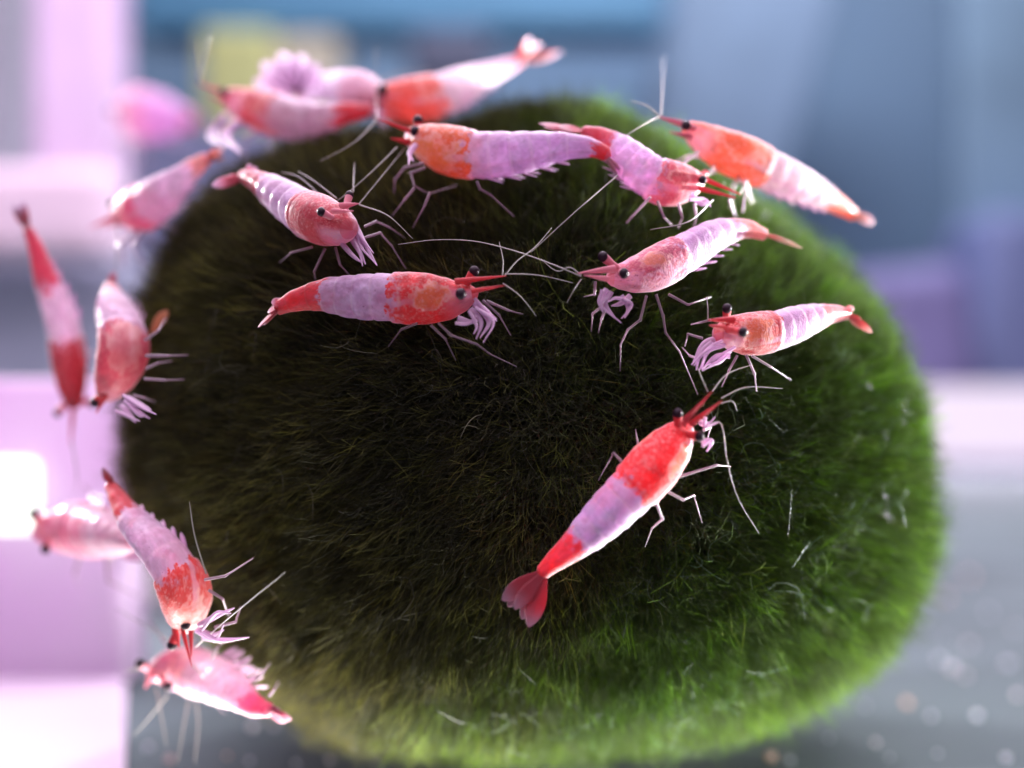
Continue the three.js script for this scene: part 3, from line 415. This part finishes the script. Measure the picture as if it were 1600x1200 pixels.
shrimp({ label: 'orange backed shrimp at the upper right, outlined against the blue background', up: [0.42, 0.9, 0.2], half: 36, h: 4.4, pale: 1, auto: 5,
  spine: [[1074, 200], [1104, 220], [1136, 237], [1168, 251], [1202, 267], [1238, 284], [1272, 300], [1306, 318], [1334, 336]], paint: { tail: 0.77, cover: 0.55, red: [0.82, 0.2, 0.1], patch: [0.82, 0.18, 0.05], patchAt: [0.22, 0.13, 0.12, 0.13], tailRed: [0.8, 0.16, 0.05], cheek: 0.9, white: [0.84, 0.7, 0.76] },
  eyes: [[1072, 196, 2.0]], er: 8, spikes: [[1074, 196, 1028, 182, 10, 0.4], [1080, 214, 1046, 206, 8, 0]],
  legs: [[[1165, 282], [1176, 318]], [[1092, 236], [1060, 262], [1052, 276]]], antennae: [[[1033, 180], [1035, 140], [1037, 88]], [[1030, 182], [1000, 198], [975, 214]], [[1030, 181], [1010, 165], [985, 158]]],
  fan: [[1366, 348, 9, 0.3], [1362, 352, 10, -0.5], [1364, 342, 9, 0.6]], fin: [0.8, 0.4, 0.36], finTip: [0.85, 0.7, 0.76], finFrom: 0.2 });

shrimp({ label: 'pink white shrimp at the top with its tail pointing up to the right', up: [-0.2, 0.92, 0.2], half: 37, h: 3.5, dd: 7, pale: 1, auto: 3,
  spine: [[572, 166], [606, 160], [640, 158], [674, 153], [708, 142], [742, 126], [776, 111], [812, 95]], paint: { tail: 0.97, cover: 0.5, red: [0.8, 0.16, 0.12], patchAt: [0.33, 0.14, 0.05, 0.12], patch: [0.82, 0.15, 0.1], cheek: 0.9, white: [0.84, 0.7, 0.78] },
  eyes: [[562, 152, 1.5]], spikes: [[572, 160, 520, 150, 8]], antennae: [[[560, 150], [610, 120], [670, 108]]],
  fan: [[878, 81, 11, 0.5], [866, 90, 11, 0], [830, 60, 13, -0.4], [845, 68, 11, 0]], fin: [0.78, 0.3, 0.28], finTip: [0.8, 0.66, 0.76], finFrom: 0.5 });

shrimp({ label: 'lilac shrimp with a red back facing left at the upper left, red tail band', up: [0.02, 1, 0.2], half: 35, h: 3.5, dd: 4, pale: 1, auto: 5,
  spine: [[352, 150], [382, 164], [414, 175], [448, 184], [482, 187], [514, 183], [545, 176], [578, 172]], paint: { tail: 0.82, cover: 0.6, red: [0.68, 0.1, 0.14], patch: [0.6, 0.08, 0.12], patchAt: [0.2, 0.14, 0.14, 0.1], cheek: 1, tailRed: [0.7, 0.05, 0.08], white: [0.82, 0.64, 0.76] },
  eyes: [[349, 143, 1.6]], er: 7, spikes: [[356, 146, 308, 130, 9], [356, 162, 326, 148, 8]], mouth: [[[352, 180], [336, 200], [344, 226]], [[366, 190], [356, 214], [376, 236]]],
  antennae: [[[312, 132], [308, 100], [304, 62]], [[312, 132], [322, 90], [330, 50]]], fan: [[602, 190, 10, 0], [604, 198, 11, 0.4], [600, 176, 9, 0]], fin: [0.76, 0.4, 0.5], finTip: [0.85, 0.7, 0.85], finFrom: 0.2 });

shrimp({ label: 'white shrimp with an open ribbed tail fan, half hidden behind the lilac shrimp', up: [0, 1, -0.1], half: 33, h: 5, dd: 8, pale: 1, swim: 0,
  spine: [[592, 152], [566, 146], [542, 140], [520, 136], [500, 136], [482, 142], [466, 152]], paint: { tail: 0.98, cover: 0.15, red: [0.8, 0.4, 0.5], patchAmt: 0, white: [0.88, 0.76, 0.9] },
  eyes: [[598, 140, 1]], spikes: [[592, 148, 630, 152, 7]], fan: [[396, 126, 15, 0], [408, 98, 17, 0.4], [438, 80, 18, 0.8], [472, 84, 17, 0.5], [498, 100, 15, 0.2]], fanFlat: 1, rays: [[402, 118], [418, 100], [440, 88], [466, 90], [488, 104]], fin: [0.88, 0.72, 0.88], finTip: [0.92, 0.84, 0.92] });

shrimp({ label: 'blurred rose pink shrimp facing left over the upper left edge of the ball', up: [-0.45, 0.85, 0.25], half: 37, h: 4, pale: 1, auto: 4, dd: 3,
  spine: [[184, 334], [208, 331], [232, 320], [254, 304], [276, 286], [298, 266], [322, 248]], paint: { tail: 0.9, cover: 0.85, red: [0.78, 0.14, 0.3], patch: [0.8, 0.22, 0.36], cheek: 0.2, white: [0.86, 0.66, 0.82], tailRed: [0.8, 0.4, 0.36] },
  eyes: [[175, 319, 0.6]], er: 7, spikes: [[186, 336, 140, 356, 10], [190, 346, 160, 356, 8]], antennae: [[[184, 350], [183, 390], [182, 436]]], fan: [[350, 232, 12, 0], [352, 246, 10, 0]], fin: [0.78, 0.4, 0.36], finTip: [0.8, 0.6, 0.6] });

shrimp({ label: 'blurred shrimp at the far left hanging head down, dark red back block', up: [-0.25, 0.1, 0.95], half: 31, h: 4, wide: 1.0, dd: 2, auto: 4,
  spine: [[116, 634], [113, 606], [110, 574], [106, 542], [99, 508], [88, 474], [76, 444], [64, 410], [54, 380], [44, 358]], paint: { tail: 0.68, cover: 1.0, red: [0.5, 0.03, 0.06], patchAmt: 0, cheek: 0, tailRed: [0.62, 0.05, 0.12], white: [0.84, 0.66, 0.8] },
  eyes: [[90, 645, 0.6], [145, 631, 0.6]], er: 7, spikes: [[114, 640, 110, 697, 6]], antennae: [[[112, 690], [120, 740], [118, 770]]], fan: [[20, 320, 9, 0], [36, 314, 10, 0], [28, 322, 9, 0.5]], fin: [0.55, 0.1, 0.16], finTip: [0.6, 0.5, 0.66] });

shrimp({ label: 'pink shrimp head down at the left edge of the ball beside the far left one', up: [-0.78, 0.1, 0.6], half: 40, h: 3, auto: 0, dd: -3,
  spine: [[166, 618], [178, 596], [188, 571], [194, 546], [192, 520], [185, 496], [178, 472], [174, 448]], paint: { tail: 0.8, cover: 0.66, red: [0.74, 0.1, 0.16], patch: [0.8, 0.25, 0.28], patchAt: [0.28, 0.2, 0.07, 0.1], cheek: 0.5, white: [0.86, 0.64, 0.84], tailRed: [0.74, 0.07, 0.12] },
  eyes: [[162, 593, 3], [148, 629, 1.4]], er: 8, spikes: [[168, 612, 150, 646, 9, 1]],
  legs: [[[226, 532], [247, 517], [259, 498]], [[228, 556], [262, 556], [293, 555]], [[228, 576], [247, 567], [268, 564]], [[226, 592], [258, 594], [287, 593]], [[208, 618], [226, 622], [242, 628]]], mouth: [[[196, 628], [214, 642], [234, 654]], [[200, 622], [222, 634], [236, 640]], [[190, 634], [204, 650], [212, 660]]],
  fan: [[180, 425, 8, 0], [172, 428, 8, 0.3]], fin: [0.7, 0.1, 0.16], finTip: [0.6, 0.35, 0.5] });

shrimp({ label: 'red headed shrimp crawling down the lower left edge of the ball', up: [-0.62, 0.32, 0.7], half: 42, h: 3, dd: -5,
  spine: [[289, 978], [292, 950], [289, 922], [276, 893], [256, 864], [232, 838], [208, 812], [190, 786], [174, 760]], paint: { tail: 0.75, cover: 0.85, red: [0.76, 0.07, 0.06], patch: [0.8, 0.2, 0.14], patchAt: [0.2, 0.22, 0.09, 0.08], cheek: 0.3, white: [0.84, 0.64, 0.84], tailRed: [0.72, 0.05, 0.06] },
  eyes: [[290, 976, 3.2], [269, 1008, 1]], er: 8.5, spikes: [[284, 978, 300, 1042, 7, 1.5], [274, 982, 280, 1012, 7, 1], [298, 985, 299, 1026, 7, 2]],
  legs: [[[320, 906], [352, 900], [396, 872]], [[326, 922], [348, 936], [357, 962]], [[336, 980], [368, 972], [376, 948]], [[330, 996], [346, 1004], [386, 996]]], mouth: [[[310, 985], [332, 992], [350, 984]], [[318, 996], [344, 1000], [384, 997]], [[312, 976], [340, 962], [366, 950]]],
  antennae: [[[306, 1010], [376, 950], [446, 894]], [[322, 896], [304, 836], [296, 784]], [[300, 1040], [312, 1050], [318, 1068]], [[280, 1010], [240, 985], [180, 950]]],
  fan: [[160, 730, 8, 0.3], [166, 736, 8, -0.4], [172, 742, 8, 0]], fin: [0.6, 0.06, 0.08], finTip: [0.5, 0.25, 0.32] });

shrimp({ label: 'plain pink shrimp head poking out to the left from behind the crawling shrimp', up: [-0.1, 0.35, 0.9], half: 54, h: 4, pale: 1, auto: 5, dd: 2,
  spine: [[62, 832], [86, 829], [112, 828], [140, 829], [166, 833], [190, 840], [212, 848]], paint: { tail: 1.1, cover: 0.7, red: [0.8, 0.3, 0.46], patch: [0.8, 0.3, 0.5], cheek: 0, car: 0.62, white: [0.84, 0.6, 0.72] },
  eyes: [[53, 803, 0.8], [71, 858, 1.2]], er: 8, spikes: [[66, 830, 48, 804, 7], [66, 836, 56, 830, 7]], legs: [[[150, 790], [142, 772], [130, 758]], [[176, 868], [172, 890]], [[160, 794], [156, 770]]], antennae: [[[60, 800], [40, 770]]] });

shrimp({ label: 'pale pink shrimp clinging under the lower left edge, both eyes to the left', up: [-0.45, -0.68, 0.55], half: 38, h: 3, pale: 1, auto: 4, dd: -3,
  spine: [[238, 1052, 1], [260, 1044, 1], [286, 1044], [316, 1054], [346, 1068], [372, 1084], [396, 1102], [420, 1110]], paint: { tail: 0.8, cover: 0.85, car: 0.3, red: [0.60, 0.24, 0.38], patch: [0.58, 0.2, 0.36], patchAt: [0.16, 0.15, 0.14, 0.2], cheek: 0, white: [0.74, 0.50, 0.62], tailRed: [0.6, 0.08, 0.2] },
  eyes: [[218, 1037, 1.5], [262, 1073, 3]], er: 8, spikes: [[236, 1056, 226, 1076, 8]], mouth: [[[270, 1068], [292, 1076], [306, 1060]]],
  legs: [[[330, 1030], [340, 1012], [352, 998]], [[400, 1062], [412, 1050], [422, 1036]], [[420, 1088], [428, 1078], [435, 1066]], [[320, 1080], [336, 1098], [352, 1114]]],
  antennae: [[[244, 1076], [252, 1120], [260, 1166]], [[262, 1086], [236, 1118], [208, 1150]], [[296, 1090], [288, 1130], [278, 1190]], [[306, 1092], [310, 1130], [304, 1190]], [[240, 1040], [210, 1046], [196, 1048]]],
  fan: [[456, 1124, 9, 0], [448, 1128, 9, 0.4], [440, 1112, 9, 0]], fin: [0.56, 0.07, 0.18], finTip: [0.7, 0.4, 0.5], swim: 0.7 });

shrimp({ label: 'far lilac shrimp blurred to a soft patch at the upper left', up: [-0.1, 1, 0.2], half: 42, depth: 0.19, pale: 1, auto: 4,
  spine: [[188, 178], [206, 178], [226, 180], [248, 182], [268, 184], [288, 186], [300, 190]], paint: { tail: 0.95, cover: 0.2, red: [0.7, 0.4, 0.75], patchAmt: 0, white: [0.8, 0.5, 0.84], cheek: 1 },
  eyes: [[180, 172, 1]], fan: [[320, 186, 10], [318, 198, 10]], fin: [0.6, 0.4, 0.7], finTip: [0.6, 0.5, 0.75] });

// ------------------------------------------------------------------ grains on the floor, a flake on the moss
{
  const gm = [[0.9, 0.86, 0.88], [0.9, 0.66, 0.6], [0.82, 0.86, 0.92], [0.92, 0.66, 0.45]].map((c) => std(...c, 0.3, { clearcoat: 0.7, clearcoatRoughness: 0.15, transmission: 0.3, thickness: 0 }));
  const shapes = []; for (let v = 0; v < 5; v++) { const g = new THREE.IcosahedronGeometry(1, 4), P = g.attributes.position; for (let i = 0; i < P.count; i++) { const d = V(P.getX(i), P.getY(i), P.getZ(i)).normalize(), k = 0.8 + 0.4 * noise(d.x * 1.6 + v * 9, d.y * 1.6 + 5, d.z * 1.6 + 5); P.setXYZ(i, d.x * k, d.y * k * 0.85, d.z * k); } g.computeVertexNormals(); shapes.push(g); }
  const onFloor = (px, py) => at(px, py, CAM.y * FOCAL / (py - 600));
  const G = [[1515, 905, 17, 1], [1478, 938, 16, 1], [1440, 968, 12, 2], [1515, 1012, 17, 0], [1467, 1036, 12, 2], [1488, 1050, 14, 0], [1508, 1060, 11, 0], [1575, 1044, 13, 2], [1417, 1103, 13, 3], [1455, 1123, 11, 2], [1527, 1122, 11, 2], [1368, 1164, 11, 0], [1296, 1156, 8, 2], [1352, 1106, 9, 2], [1572, 1190, 12, 2], [1235, 1192, 9, 2], [1205, 1188, 12, 3], [1390, 1186, 7, 2], [1465, 1180, 9, 2], [1590, 1090, 9, 0], [1545, 960, 12, 2], [1585, 985, 10, 0], [1480, 1000, 9, 2], [265, 1192, 13, 1], [232, 1172, 10, 2], [355, 1184, 9, 3], [395, 1140, 12, 0], [428, 1138, 10, 0], [390, 1192, 8, 2], [515, 1190, 12, 0], [462, 1196, 9, 2], [590, 1196, 8, 2]];
  const say = ['pale sand grain lying loose on the grey tank floor', 'pinkish sand grain lying loose on the grey tank floor', 'bluish white sand grain lying loose on the grey tank floor', 'orange tinted sand grain lying loose on the grey tank floor'];
  const grp = ['pale sand grains on the tank floor', 'pinkish sand grains on the tank floor', 'bluish sand grains on the tank floor', 'orange sand grains on the tank floor'];
  G.forEach(([x, y, r, c], i) => { const p = onFloor(x, y), s = r * 0.44 * rr(0.7, 1.3) / FOCAL * (CAM.z - p.z); const m = mesh('sand_grain', shapes[i % 5], gm[c]); m.scale.set(s, s, s); m.rotation.set(rr(0, 6), rr(0, 6), rr(0, 6)); m.position.set(p.x, FLOOR + s * 0.8, p.z); m.userData = { label: say[c].replace('on the grey tank floor', x < 700 ? 'on the floor under the lower left shrimps' : 'on the grey floor right of the moss ball'), category: 'sand grain', group: grp[c] + (x < 700 ? ' at the lower left' : ' at the lower right') }; });
  const f = at(249, 505, depthAt(249, 505, 0.0008)), fg = blade(V(-0.0009, -0.0011, 0), V(0.0009, 0.0011, 0.0004), V(1, -0.6, 0.3), 0.00055, 0.00015, [0.45, 0.16, 0.07], [0.5, 0.2, 0.1]);
  const fl = mesh('food_flake', fg, new THREE.MeshPhysicalMaterial({ vertexColors: true, roughness: 0.8 })); fl.position.copy(f); fl.userData = { label: 'tiny rust brown flake caught on the moss at the left edge', category: 'flake' };
}
renderer.render(scene, camera);
